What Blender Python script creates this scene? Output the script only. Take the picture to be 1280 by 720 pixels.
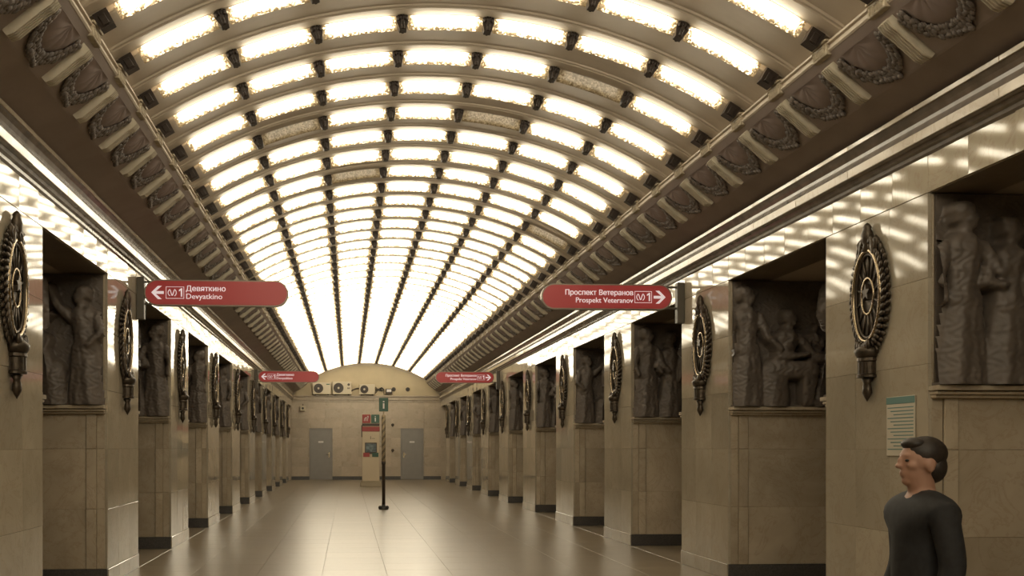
import bpy, bmesh, math, random
import numpy as np
from mathutils import Vector, Matrix

for o in list(bpy.data.objects):
    bpy.data.objects.remove(o, do_unlink=True)
SC = bpy.context.scene
COL = SC.collection
RND = random.Random(7)

# ------------------------------------------------------------------ camera, world, exposure
# hall axis = +Y, hall centre line x = 0, floor z = 0. Shift lens, camera left of the centre line.
cam_d = bpy.data.cameras.new('camera')
cam = bpy.data.objects.new('camera', cam_d)
COL.objects.link(cam)
CAMX, CAMZ = -0.865, 1.55
cam.location = (CAMX, 0, CAMZ)
cam.rotation_euler = (math.radians(90), 0, -0.07)
cam_d.sensor_width = 36
cam_d.lens = 1400 / 1280 * 36
cam_d.shift_x = (640 - 533.6) / 1280
cam_d.shift_y = (559 - 360) / 1280
cam_d.clip_end = 300
SC.camera = cam
world = bpy.data.worlds.new('world')
SC.world = world
world.use_nodes = True
world.node_tree.nodes['Background'].inputs[0].default_value = (1, .8, .55, 1)
world.node_tree.nodes['Background'].inputs[1].default_value = 0.012
vs = SC.view_settings
vs.view_transform = 'Standard'
vs.look = 'None'
vs.gamma = 1
vs.use_curve_mapping = False
vs.exposure = 0.0
SC.cycles.use_denoising = True
SC.cycles.max_bounces = 6
SC.cycles.diffuse_bounces = 4
SC.cycles.glossy_bounces = 3
SC.cycles.caustics_reflective = False
SC.cycles.caustics_refractive = False
SC.cycles.sample_clamp_indirect = 6

# light given off by the glass panes of the vault (the hall's only lamps)
PANE_STRENGTH = 10.6

# ------------------------------------------------------------------ dimensions
HW = 3.565                 # half width of the hall
PITCH, Y0, FACE = 4.52, 10.13, 1.837
THICK = 1.6
END = 53.6
START = -16.0
Z_BASE, Z_LEDGE, Z_LINT, Z_FR = 0.18, 2.02, 3.50, 3.78
BAY = .954
VX = .045                  # the vault sits a hand's breadth off the pylons' centre line
BAY0 = 10.476                # a pane row centre
RP, CROWN = 5.275, 5.54      # pane surface radius and crown height
ZC = CROWN - RP

# ------------------------------------------------------------------ material helpers
MATS = {}
def nmat(name):
    m = bpy.data.materials.new(name)
    m.use_nodes = True
    nt = m.node_tree
    b = nt.nodes['Principled BSDF']
    return m, nt, b
def N(nt, t, **kw):
    n = nt.nodes.new(t)
    for k, v in kw.items():
        if k.startswith('i_'):
            n.inputs[k[2:].replace('_', ' ')].default_value = v
        else:
            setattr(n, k, v)
    return n
def ramp(nt, stops, interp='LINEAR'):
    r = nt.nodes.new('ShaderNodeValToRGB')
    r.color_ramp.interpolation = interp
    e = r.color_ramp.elements
    while len(e) < len(stops):
        e.new(.5)
    for el, (p, c) in zip(e, stops):
        el.position = p
        el.color = (*c, 1) if len(c) == 3 else c
    return r
def L(nt, a, b):
    nt.links.new(a, b)
def plain(name, col, rough=.5, metal=0, noise=0, nscale=8, spec=.5, bump=0, bscale=40):
    m, nt, b = nmat(name)
    b.inputs['Base Color'].default_value = (*col, 1)
    b.inputs['Roughness'].default_value = rough
    b.inputs['Metallic'].default_value = metal
    b.inputs['Specular IOR Level'].default_value = spec
    tc = N(nt, 'ShaderNodeTexCoord')
    if noise:
        n = N(nt, 'ShaderNodeTexNoise', i_Scale=nscale, i_Detail=6)
        L(nt, tc.outputs['Object'], n.inputs['Vector'])
        r = ramp(nt, [(.3, [c * (1 - noise) for c in col]), (.7, [min(1, c * (1 + noise)) for c in col])])
        L(nt, n.outputs['Fac'], r.inputs[0])
        L(nt, r.outputs[0], b.inputs['Base Color'])
    if bump:
        n2 = N(nt, 'ShaderNodeTexNoise', i_Scale=bscale, i_Detail=4)
        L(nt, tc.outputs['Object'], n2.inputs['Vector'])
        bp = N(nt, 'ShaderNodeBump', i_Strength=bump, i_Distance=.01)
        L(nt, n2.outputs['Fac'], bp.inputs['Height'])
        L(nt, bp.outputs[0], b.inputs['Normal'])
    MATS[name] = m
    return m
def marble(name, c0, c1, vein, rough, bump=.02, rv=.35, scale=1.2, rand=.12):
    """polished stone: clouds, veins, each slab its own tone"""
    m, nt, b = nmat(name)
    g = N(nt, 'ShaderNodeNewGeometry')
    oi = N(nt, 'ShaderNodeObjectInfo')
    off = N(nt, 'ShaderNodeVectorMath', operation='SCALE')
    cmb = N(nt, 'ShaderNodeCombineXYZ')
    for i in range(3):
        L(nt, oi.outputs['Random'], cmb.inputs[i])
    L(nt, cmb.outputs[0], off.inputs[0]); off.inputs['Scale'].default_value = 37
    add = N(nt, 'ShaderNodeVectorMath', operation='ADD')
    L(nt, g.outputs['Position'], add.inputs[0]); L(nt, off.outputs[0], add.inputs[1])
    n = N(nt, 'ShaderNodeTexNoise', i_Scale=scale, i_Detail=8, i_Roughness=.6, i_Distortion=.8)
    L(nt, add.outputs[0], n.inputs['Vector'])
    r = ramp(nt, [(.3, c0), (.72, c1)])
    L(nt, n.outputs['Fac'], r.inputs[0])
    n2 = N(nt, 'ShaderNodeTexNoise', i_Scale=scale * 1.6, i_Detail=9, i_Roughness=.65, i_Distortion=2.2)
    L(nt, add.outputs[0], n2.inputs['Vector'])
    r2 = ramp(nt, [(.475, (0, 0, 0)), (.5, (1, 1, 1)), (.525, (0, 0, 0))])
    L(nt, n2.outputs['Fac'], r2.inputs[0])
    mul = N(nt, 'ShaderNodeMath', operation='MULTIPLY'); mul.inputs[1].default_value = .35
    L(nt, r2.outputs[0], mul.inputs[0])
    mix = N(nt, 'ShaderNodeMixRGB'); mix.inputs[2].default_value = (*vein, 1)
    L(nt, mul.outputs[0], mix.inputs[0]); L(nt, r.outputs[0], mix.inputs[1])
    hsv = N(nt, 'ShaderNodeHueSaturation')
    mr = N(nt, 'ShaderNodeMapRange'); mr.inputs['To Min'].default_value = 1 - rand; mr.inputs['To Max'].default_value = 1 + rand
    L(nt, oi.outputs['Random'], mr.inputs['Value']); L(nt, mr.outputs[0], hsv.inputs['Value'])
    L(nt, mix.outputs[0], hsv.inputs['Color'])
    L(nt, hsv.outputs[0], b.inputs['Base Color'])
    n3 = N(nt, 'ShaderNodeTexNoise', i_Scale=3.0, i_Detail=3)
    L(nt, add.outputs[0], n3.inputs['Vector'])
    rr = N(nt, 'ShaderNodeMapRange'); rr.inputs['To Min'].default_value = rough * (1 - rv); rr.inputs['To Max'].default_value = rough * (1 + rv)
    L(nt, n3.outputs['Fac'], rr.inputs['Value']); L(nt, rr.outputs[0], b.inputs['Roughness'])
    if bump:
        n4 = N(nt, 'ShaderNodeTexNoise', i_Scale=5, i_Detail=2)
        L(nt, add.outputs[0], n4.inputs['Vector'])
        bp = N(nt, 'ShaderNodeBump', i_Strength=bump, i_Distance=.05)
        L(nt, n4.outputs['Fac'], bp.inputs['Height']); L(nt, bp.outputs[0], b.inputs['Normal'])
    MATS[name] = m
    return m

M_WALL = marble('polished_cream_marble', (.37, .325, .25), (.47, .415, .325), (.30, .235, .17), .06, 0)
M_PED = marble('honey_pedestal_marble', (.355, .295, .215), (.52, .445, .34), (.28, .205, .14), .20, .01)
M_FRIEZE = marble('frieze_marble', (.42, .37, .28), (.50, .445, .345), (.32, .22, .16), .055, 0, rand=.08)
M_STRIP = marble('cornice_strip_marble', (.52, .44, .33), (.66, .57, .43), (.38, .26, .18), .12, 0, rand=.14)
M_ENDW = marble('end_wall_marble', (.42, .35, .26), (.53, .445, .34), (.37, .285, .20), .30, .02, rand=.08)
M_BASE = plain('dark_granite_base', (.07, .065, .062), .35, noise=.3, nscale=60)
M_FLOOR = marble('floor_granite', (.27, .225, .165), (.315, .265, .195), (.245, .20, .145), .29, 0, rv=.04, scale=9, rand=.05)
M_JOINT = plain('floor_joint', (.11, .09, .065), .8)
M_RIB = plain('vault_cream_plaster', (.47, .405, .325), .62, noise=.06, nscale=3)
M_CAPITAL = plain('capital_plaster', (.40, .34, .25), .7, noise=.18, nscale=30, bump=.6, bscale=40)
M_COVE = plain('cove_mauve_brown_paint', (.29, .235, .21), .6, noise=.10, nscale=2.5)
M_LUN = plain('lunette_mauve_paint', (.255, .20, .185), .55, noise=.1, nscale=4)
M_LEAF = plain('garland_dark_plaster', (.15, .125, .11), .6, noise=.3, nscale=20)
M_CORBEL = plain('corbel_plaster', (.46, .41, .32), .65, noise=.1, nscale=10)
M_CORN = plain('cornice_brown_marble', (.15, .118, .092), .22, noise=.25, nscale=6)
M_DIV = plain('dark_bronze_divider', (.035, .025, .02), .45, metal=.3, noise=.3, nscale=20)
M_RELIEF = plain('brown_relief_plaster', (.118, .096, .08), .5, noise=.15, nscale=6)
M_BRONZE = plain('dark_bronze', (.075, .058, .042), .42, metal=.7, noise=.35, nscale=25)
M_RING = plain('polished_bronze_rim', (.42, .34, .23), .22, metal=1)
M_SIGNGREY = plain('sign_grey_metal', (.22, .19, .15), .4, metal=.5)
M_POST = plain('grey_painted_post', (.10, .088, .07), .5, metal=.2)
M_LUNETTE = plain('end_lunette_paint', (.50, .415, .27), .6, noise=.06, nscale=2)
M_DOOR = plain('grey_steel_door', (.29, .275, .255), .42, noise=.05, nscale=4)
M_DARK = plain('dark_void', (.03, .026, .022), .8)
M_WHITE = plain('off_white_plastic', (.55, .48, .35), .45)
M_BLACK = plain('black_plastic', (.02, .02, .02), .4)
M_FAN = plain('fan_grille_brown', (.06, .045, .035), .5)
M_KIOSK = plain('kiosk_ivory_panel', (.60, .50, .35), .4)
M_GREEN = plain('sign_green', (.02, .085, .05), .35)
M_REDP = plain('kiosk_red', (.33, .04, .035), .4)
M_PRINT = plain('white_print', (.75, .72, .70), .5)
M_TEAL = plain('notice_teal', (.10, .22, .20), .5)
M_PAPER = plain('notice_paper', (.55, .50, .40), .5)
M_SKIN = plain('skin', (.42, .24, .17), .5)
M_HAIR = plain('dark_hair', (.025, .018, .014), .5, noise=.4, nscale=60)
M_COAT = plain('dark_grey_coat', (.018, .018, .02), .75, noise=.3, nscale=30)
M_TROUS = plain('black_trousers', (.014, .014, .016), .8)
M_SHOE = plain('black_shoes', (.012, .011, .01), .4)
M_TAN = plain('pole_tan_paint', (.42, .33, .20), .5)
M_KBASE = plain('kiosk_base_beige', (.40, .34, .24), .5)
M_SCREEN = plain('kiosk_screen_blue', (.12, .16, .17), .2, noise=.5, nscale=9)

def sign_red():
    # back-lit red panel of the sign box
    m, nt, b = nmat('sign_red_lightbox')
    b.inputs['Base Color'].default_value = (.24, .032, .032, 1)
    b.inputs['Roughness'].default_value = .35
    b.inputs['Emission Color'].default_value = (.62, .035, .04, 1)
    b.inputs['Emission Strength'].default_value = .18
    return m
M_RED = sign_red()
def sign_white():
    m, nt, b = nmat('sign_white_lettering')
    b.inputs['Base Color'].default_value = (.7, .62, .66, 1)
    b.inputs['Emission Color'].default_value = (1, .82, .86, 1)
    b.inputs['Emission Strength'].default_value = .42
    return m
M_LETTER = sign_white()

def pane_mat(name, strength, dead=False):
    """pebbled glass, lamp tube behind its middle: bright core, cells fading towards the rim"""
    m, nt, b = nmat(name)
    tc = N(nt, 'ShaderNodeTexCoord')
    oi = N(nt, 'ShaderNodeObjectInfo')
    uv = N(nt, 'ShaderNodeSeparateXYZ'); L(nt, tc.outputs['UV'], uv.inputs[0])
    def edge(sock, inner, outer):
        s = N(nt, 'ShaderNodeMath', operation='SUBTRACT'); s.inputs[1].default_value = .5; L(nt, sock, s.inputs[0])
        a = N(nt, 'ShaderNodeMath', operation='ABSOLUTE'); L(nt, s.outputs[0], a.inputs[0])
        r = N(nt, 'ShaderNodeMapRange', interpolation_type='SMOOTHSTEP')
        r.inputs['From Min'].default_value = inner; r.inputs['From Max'].default_value = outer
        r.inputs['To Min'].default_value = 1; r.inputs['To Max'].default_value = 0
        L(nt, a.outputs[0], r.inputs['Value'])
        return r.outputs[0]
    eu = edge(uv.outputs[0], .36, .53)
    sv = N(nt, 'ShaderNodeMath', operation='SUBTRACT'); sv.inputs[1].default_value = .5; L(nt, uv.outputs[1], sv.inputs[0])
    av = N(nt, 'ShaderNodeMath', operation='ABSOLUTE'); L(nt, sv.outputs[0], av.inputs[0])
    ve = N(nt, 'ShaderNodeMapRange', interpolation_type='SMOOTHSTEP')
    ve.inputs['From Min'].default_value = -.04; ve.inputs['From Max'].default_value = .19
    ve.inputs['To Min'].default_value = .22
    L(nt, av.outputs[0], ve.inputs['Value']); ev = ve.outputs[0]
    mul = N(nt, 'ShaderNodeMath', operation='MULTIPLY'); L(nt, eu, mul.inputs[0]); L(nt, ev, mul.inputs[1])
    vor = N(nt, 'ShaderNodeTexVoronoi', i_Scale=62)
    gm = N(nt, 'ShaderNodeNewGeometry')
    L(nt, gm.outputs['Position'], vor.inputs['Vector'])
    sep = N(nt, 'ShaderNodeSeparateColor'); L(nt, vor.outputs['Color'], sep.inputs[0])
    # pebbles: where the light thins out each cell catches more or less of the lamp
    cell = N(nt, 'ShaderNodeMapRange'); cell.inputs['To Min'].default_value = .5; cell.inputs['To Max'].default_value = 3.2
    L(nt, sep.outputs[0], cell.inputs['Value'])
    f = N(nt, 'ShaderNodeMath', operation='POWER'); L(nt, mul.outputs[0], f.inputs[0]); L(nt, cell.outputs[0], f.inputs[1])
    core = N(nt, 'ShaderNodeMath', operation='POWER'); L(nt, f.outputs[0], core.inputs[0]); core.inputs[1].default_value = 1.6
    fin = N(nt, 'ShaderNodeMath', operation='MULTIPLY_ADD'); L(nt, core.outputs[0], fin.inputs[0])
    rv = N(nt, 'ShaderNodeMapRange'); rv.inputs['To Min'].default_value = strength * .85; rv.inputs['To Max'].default_value = strength * 1.15
    L(nt, oi.outputs['Random'], rv.inputs['Value'])
    L(nt, rv.outputs[0], fin.inputs[1]); fin.inputs[2].default_value = strength * .012
    cr = ramp(nt, [(0, (1, .66, .28)), (.25, (1, .77, .43)), (.7, (1, .885, .65)), (1, (1, .90, .69))])
    L(nt, f.outputs[0], cr.inputs[0])
    L(nt, cr.outputs[0], b.inputs['Emission Color'])
    L(nt, fin.outputs[0], b.inputs['Emission Strength'])
    r2 = ramp(nt, [(0, (.22, .16, .09)), (1, (.55, .44, .28))]); L(nt, sep.outputs[1], r2.inputs[0])
    L(nt, r2.outputs[0], b.inputs['Base Color'])
    b.inputs['Roughness'].default_value = .25
    bp = N(nt, 'ShaderNodeBump', i_Strength=.5, i_Distance=.01)
    L(nt, vor.outputs['Distance'], bp.inputs['Height']); L(nt, bp.outputs[0], b.inputs['Normal'])
    return m
M_PANE = pane_mat('lit_pebbled_glass', PANE_STRENGTH)
M_PANE_OUT = pane_mat('faint_glow_pebbled_glass', .16)  # dead panes: a faint glow is put into the glass

# ------------------------------------------------------------------ object helpers
RX90 = Matrix.Rotation(math.radians(90), 4, 'X')     # (x,y) drawing -> upright, facing -y
def link(name, me, mat=None, parent=None):
    o = bpy.data.objects.new(name, me)
    COL.objects.link(o)
    if mat is not None and me is not None and not me.materials:
        me.materials.append(mat)
    if parent is not None:
        o.parent = parent
    return o
def empty(name, loc=(0, 0, 0), rz=0):
    o = bpy.data.objects.new(name, None)
    COL.objects.link(o)
    o.location = loc
    o.rotation_euler = (0, 0, rz)
    o.empty_display_size = .1
    return o
def tag(o, label=None, cat=None, group=None, kind=None):
    if label: o['label'] = label
    if cat: o['category'] = cat
    if group: o['group'] = group
    if kind: o['kind'] = kind
    return o
def mesh(verts, faces, mat=None, smooth=False, name='mesh'):
    me = bpy.data.meshes.new(name)
    me.from_pydata([tuple(v) for v in verts], [], [tuple(f) for f in faces])
    if smooth:
        for p in me.polygons: p.use_smooth = True
    if mat is not None:
        me.materials.append(mat)
    me.update()
    return me
BOXC = {}
def cbox_vf(sx, sy, sz, c):
    """box centred at origin with chamfered edges"""
    hx, hy, hz = sx / 2, sy / 2, sz / 2
    if c <= 0:
        v = [(x, y, z) for x in (-hx, hx) for y in (-hy, hy) for z in (-hz, hz)]
        f = [(0, 1, 3, 2), (4, 6, 7, 5), (0, 4, 5, 1), (2, 3, 7, 6), (0, 2, 6, 4), (1, 5, 7, 3)]
        return v, f
    bm = bmesh.new()
    bmesh.ops.create_cube(bm, size=1)
    for vv in bm.verts:
        vv.co = Vector((vv.co.x * sx, vv.co.y * sy, vv.co.z * sz))
    bmesh.ops.bevel(bm, geom=bm.edges[:], offset=c, segments=1, affect='EDGES')
    bm.verts.ensure_lookup_table()
    v = [tuple(q.co) for q in bm.verts]
    f = [tuple(q.index for q in p.verts) for p in bm.faces]
    bm.free()
    return v, f
def box(name, x0, x1, y0, y1, z0, z1, mat, parent=None, c=0.0, ploc=(0, 0, 0)):
    sx, sy, sz = abs(x1 - x0), abs(y1 - y0), abs(z1 - z0)
    key = (round(sx, 4), round(sy, 4), round(sz, 4), round(c, 4), mat.name)
    if key not in BOXC:
        BOXC[key] = mesh(*cbox_vf(sx, sy, sz, c), mat, name=name)
    o = link(name, BOXC[key], None, parent)
    o.location = ((x0 + x1) / 2 - ploc[0], (y0 + y1) / 2 - ploc[1], (z0 + z1) / 2 - ploc[2])
    return o
class MB:
    """collects pieces of one part"""
    def __init__(s): s.v = []; s.f = []
    def add(s, v, f, off=(0, 0, 0), M=None):
        b = len(s.v)
        for p in v:
            p = Vector(p)
            if M is not None: p = M @ p
            s.v.append((p.x + off[0], p.y + off[1], p.z + off[2]))
        s.f += [tuple(i + b for i in q) for q in f]
        return s
    def box(s, x0, x1, y0, y1, z0, z1, c=0, M=None):
        v, f = cbox_vf(abs(x1 - x0), abs(y1 - y0), abs(z1 - z0), c)
        cx, cy, cz = (x0 + x1) / 2, (y0 + y1) / 2, (z0 + z1) / 2
        v = [(a + cx, b + cy, d + cz) for a, b, d in v]
        return s.add(v, f, M=M)
    def lathe(s, prof, n=20, M=None, off=(0, 0, 0)):
        v = []; f = []
        for r, z in prof:
            for i in range(n):
                a = 2 * math.pi * i / n
                v.append((r * math.cos(a), r * math.sin(a), z))
        for k in range(len(prof) - 1):
            for i in range(n):
                j = (i + 1) % n
                f.append((k * n + i, k * n + j, (k + 1) * n + j, (k + 1) * n + i))
        f.append(tuple(range(n - 1, -1, -1))); f.append(tuple((len(prof) - 1) * n + i for i in range(n)))
        return s.add(v, f, off, M)
    def ball(s, c, r, n=8, m=5, M=None):
        rx, ry, rz = r if hasattr(r, '__len__') else (r, r, r)
        prof = []
        v = [(c[0], c[1], c[2] - rz)]; f = []
        for k in range(1, m):
            t = math.pi * k / m
            for i in range(n):
                a = 2 * math.pi * i / n
                v.append((c[0] + rx * math.sin(t) * math.cos(a), c[1] + ry * math.sin(t) * math.sin(a), c[2] - rz * math.cos(t)))
        v.append((c[0], c[1], c[2] + rz))
        for i in range(n): f.append((0, 1 + (i + 1) % n, 1 + i))
        for k in range(m - 2):
            for i in range(n):
                a = 1 + k * n; j = (i + 1) % n
                f.append((a + i, a + j, a + n + j, a + n + i))
        a = 1 + (m - 2) * n
        for i in range(n): f.append((len(v) - 1, a + i, a + (i + 1) % n))
        return s.add(v, f, M=M)
    def tube(s, pts, r, n=8, closed=False, M=None):
        pts = [Vector(p) for p in pts]
        v = []; f = []; k = len(pts)
        up = None
        for i, p in enumerate(pts):
            a = pts[(i - 1) % k] if (closed or i > 0) else p
            b = pts[(i + 1) % k] if (closed or i < k - 1) else p
            t = (b - a).normalized()
            if up is None:
                up = t.orthogonal().normalized()
            up = (up - t * up.dot(t)).normalized()
            w = t.cross(up)
            rr = r[i] if hasattr(r, '__len__') else r
            for q in range(n):
                g = 2 * math.pi * q / n
                v.append(p + (up * math.cos(g) + w * math.sin(g)) * rr)
        for i in range(k if closed else k - 1):
            j = (i + 1) % k
            for q in range(n):
                q2 = (q + 1) % n
                f.append((i * n + q, i * n + q2, j * n + q2, j * n + q))
        if not closed:
            f.append(tuple(range(n - 1, -1, -1))); f.append(tuple((k - 1) * n + q for q in range(n)))
        return s.add(v, f, M=M)
    def prism(s, poly, z0, z1, M=None):
        """polygon (x,y) extruded in z"""
        n = len(poly)
        v = [(x, y, z0) for x, y in poly] + [(x, y, z1) for x, y in poly]
        f = [tuple(range(n - 1, -1, -1)), tuple(range(n, 2 * n))]
        for i in range(n):
            j = (i + 1) % n
            f.append((i, j, n + j, n + i))
        return s.add(v, f, M=M)
    def mesh(s, mat=None, smooth=False, name='mesh'): return mesh(s.v, s.f, mat, smooth, name)
    def build(s, name, mat, parent=None, smooth=False): return link(name, s.mesh(mat, smooth, name), None, parent)
def sweep_y(prof, y0, y1, closed=True):
    """profile in (x,z) extruded along y"""
    n = len(prof)
    v = [(x, y0, z) for x, z in prof] + [(x, y1, z) for x, z in prof]
    f = [(i, (i + 1) % n, n + (i + 1) % n, n + i) for i in range(n if closed else n - 1)]
    if closed:
        f += [tuple(range(n - 1, -1, -1)), tuple(range(n, 2 * n))]
    return v, f
def recalc(me):
    bm = bmesh.new(); bm.from_mesh(me)
    bmesh.ops.recalc_face_normals(bm, faces=bm.faces)
    bm.to_mesh(me); bm.free(); return me
def copy_tree(o, parent=None):
    c = o.copy(); COL.objects.link(c)
    if parent is not None: c.parent = parent
    for ch in o.children: copy_tree(ch, c)
    return c
ORD = ['nearest', 'second', 'third', 'fourth', 'fifth', 'sixth', 'seventh', 'eighth', 'ninth', 'tenth']
SIDES = ((-1, 'left'), (1, 'right'))

def text_mesh(s, size, align='LEFT', bold=0.0):
    cu = bpy.data.curves.new('text', 'FONT')
    cu.body = s; cu.size = size; cu.align_x = align; cu.extrude = .0015; cu.resolution_u = 3; cu.offset = bold
    o = bpy.data.objects.new('text', cu); COL.objects.link(o)
    dg = bpy.context.evaluated_depsgraph_get(); dg.update()
    me = bpy.data.meshes.new_from_object(o.evaluated_get(dg))
    bpy.data.objects.remove(o, do_unlink=True); bpy.data.curves.remove(cu)
    me.materials.clear()
    return me
def xmax(me): return max(v.co.x for v in me.vertices)
def spelled_mesh(s, size, align):
    """letter by letter; the built-in letter н fills badly, so it is drawn from its three strokes"""
    m = MB(); lay = s.replace('н', 'п'); ref = xmax(text_mesh('I', size)); glyph = {}; x = 0
    for i, ch in enumerate(s):
        if i: x = xmax(text_mesh(lay[:i].replace(' ', 'п') + 'I', size)) - ref - (.24 * size) * lay[:i].count(' ')
        if ch == ' ': continue
        if ch == 'н':
            for a, b, c, d in ((.08, .165, 0, .54), (.425, .51, 0, .54), (.165, .425, .24, .32)):
                m.box(x + a * size, x + b * size, c * size, d * size, -.0015, .0015)
            continue
        if ch not in glyph: glyph[ch] = text_mesh(ch, size)
        g = glyph[ch]
        m.add([tuple(v.co) for v in g.vertices], [tuple(p.vertices) for p in g.polygons], (x, 0, 0))
    w = max(v[0] for v in m.v)
    if align == 'RIGHT': m.v = [(a - w, b, c) for a, b, c in m.v]
    return m.mesh()
TEXTS = {}
# lettering that needs spelling out is made first, while the scene is still small
for _a in (('Девяткино', 'LEFT'), ('Проспект Ветеранов', 'RIGHT')):
    TEXTS[(_a[0], .098, _a[1])] = spelled_mesh(_a[0], .098, _a[1])

# ------------------------------------------------------------------ floor
TS = .79
floor = box('floor', -6.4, 6.4, START - 2, END + .3, -.2, -.012, M_JOINT)
tag(floor, 'polished brown granite tile floor of the long hall', kind='structure')
FL = floor.location
def floor_child(name, x0, x1, y0, y1, c=.004):
    o = box(name, x0, x1, y0, y1, -.05, 0, M_FLOOR, None, c)
    o.parent = floor
    o.location = Vector(o.location) - Vector(FL)
    return o
ROWY = 12.56
for r in range(33):
    for ccol in range(9):
        x0 = -3.555 + ccol * TS
        y0 = ROWY + r * TS
        t = floor_child('floor_tile', x0 + .0015, x0 + TS - .0015, y0 + .0015, y0 + TS - .0015, .0008)
        t.rotation_euler = (RND.uniform(-.0005, .0005), RND.uniform(-.0005, .0005), 0)
far = MB()
y = ROWY + 33 * TS
while y < END:
    for ccol in range(9):
        x0 = -3.555 + ccol * TS
        far.box(x0 + .002, x0 + TS - .002, y + .002, min(y + TS, END) - .002, -.05, 0)
    y += TS
o = far.build('far_floor_tiles', M_FLOOR, floor); o.location = -Vector(FL); o['kind'] = 'stuff'
o = floor_child('near_floor_slab', -3.555, 3.555, START - 1.9, ROWY - .002)
for s, nm in SIDES:
    for k in range(0, 11):
        y0 = START - 1.9 if k == 0 else Y0 + (k - 1) * PITCH - 1.0
        y1 = min(Y0 + k * PITCH - 1.0, END)
        floor_child('passage_slab', s * 3.559, s * 6.4, y0 + .002, y1 - .002)

# ------------------------------------------------------------------ side halls behind the pylons, added rear wall for bounce light
for s, nm in SIDES:
    w = box('wall_' + nm, s * 6.3, s * 6.5, START - 2, END + .3, 0, 4.3, M_PED)
    tag(w, 'marble track-side wall of the %s platform behind the pylons' % nm, kind='structure')
    pc = box('ceiling_platform_' + nm, s * (HW + .02), s * 6.4, START - 2, END + .3, Z_LINT, 3.6, M_RIB)  # cream plaster lightens the passage in place of platform lamps
    tag(pc, 'flat cream passage ceiling behind the %s frieze' % nm, kind='structure')
w = box('wall_rear_bounce', -6.4, 6.4, START - 2.2, START - 2, 0, 5.8, M_PED)  # unseen wall, added to bounce light back into the hall
tag(w, 'unseen marble wall added behind the viewer to bounce light', kind='structure')

# ------------------------------------------------------------------ lintel frieze: marble slabs in a row above pylons and passages
SL = PITCH / 8
YF0 = Y0 - FACE - 3 * PITCH
for s, nm in SIDES:
    core = box('wall_frieze_' + nm, s * (HW + .025), s * (HW + .5), START - 2, END, Z_LINT - .0, Z_FR + .3, M_PED)
    tag(core, 'lintel band of polished marble slabs above the %s row of pylons' % nm, kind='structure')
    y = YF0 + 1 * PITCH
    while y < END - .05:
        b = box('marble_slab', s * HW, s * (HW + .03), y + .0015, min(y + SL, END) - .0015, Z_LINT + .004, Z_FR + .02, M_FRIEZE, core, .002, core.location)
        b.rotation_euler = (0, RND.uniform(-.006, .006), RND.uniform(-.008, .008))
        y += SL

# ------------------------------------------------------------------ cornice (brown mouldings with two polished strips)
for s, nm in SIDES:
    prof = [(HW + .3, Z_FR), (HW + .005, Z_FR), (HW - .02, 3.80), (HW - .025, 3.825), (HW - .055, 3.835), (HW - .065, 3.862), (HW - .10, 3.868),
            (3.462, 3.87), (3.462, 3.946), (3.475, 3.952), (3.488, 3.975), (3.508, 4.02), (3.508, 4.05), (3.492, 4.085), (3.47, 4.108), (3.462, 4.114), (3.462, 4.156), (HW + .3, 4.156)]
    prof = [(s * x, z) for x, z in prof]
    me = recalc(mesh(*sweep_y(prof, START - 2, END), M_CORN, name='trim'))
    co = link('trim_%d' % (1 if s < 0 else 2), me)
    tag(co, 'brown stone cornice with two polished strips along the %s wall' % nm, kind='structure')
    ln = PITCH / 4
    y = YF0 + 1 * PITCH
    while y < END - .05:
        for z0, z1, nmx in ((3.872, 3.944, 'cornice_strip'), (4.116, 4.154, 'upper_strip')):
            b = box(nmx, s * 3.448, s * 3.47, y + .001, min(y + ln, END) - .001, z0, z1, M_STRIP, co, .003)
            b.rotation_euler = (0, -s * (RND.uniform(.06, .10) if nmx == 'cornice_strip' else RND.uniform(.02, .06)), RND.uniform(-.004, .004))
        y += ln

# ------------------------------------------------------------------ cove with lip, corbels, lunettes and garlands
LIPW, LIPZ0, LIPZ1 = 2.817, 4.628, 4.72
CT, CB = (2.885, 4.578), (3.20, 4.309)       # sloped face of the cove: top and bottom (w, z)
cvec = Vector((CB[0] - CT[0], 0, CB[1] - CT[1])); clen = cvec.length; cvec.normalize()
cnor = Vector((cvec.z, 0, -cvec.x))           # points down / into the hall
nb0 = math.floor((START - BAY0) / BAY)
NB1 = int((END - BAY0) / BAY + .5)
def corbel_mesh():
    m = MB()
    wd, ln, th = .155, .41, .06
    # fluted face: profile across y with grooves, extruded along the slope
    pts = [(-wd / 2, 0)]
    nfl = 4
    for i in range(nfl):
        a = -wd / 2 + .012 + i * (wd - .024) / nfl; b = a + (wd - .024) / nfl
        pts += [(a, th), (a + .006, th), (a + .012, th - .014), (b - .012, th - .014), (b - .006, th)]
    pts += [(wd / 2 - .012, th), (wd / 2, th - .01), (wd / 2, 0)]
    n = len(pts)
    v = []
    L0 = ((0, 1.0), (.06, 1.12), (.12, 1.0), (ln - .05, 1.0), (ln, .7))
    for l, k in L0:
        for y, t in pts: v.append((l, y, t * k))
    f = []
    for q in range(len(L0) - 1):
        for i in range(n):
            j = (i + 1) % n
            f.append((q * n + i, q * n + j, (q + 1) * n + j, (q + 1) * n + i))
    f += [tuple(range(n)), tuple((len(L0) - 1) * n + i for i in range(n - 1, -1, -1))]
    return m.add(v, f).mesh(M_CORBEL, name='corbel')
ME_CORBEL = recalc(corbel_mesh())
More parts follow.
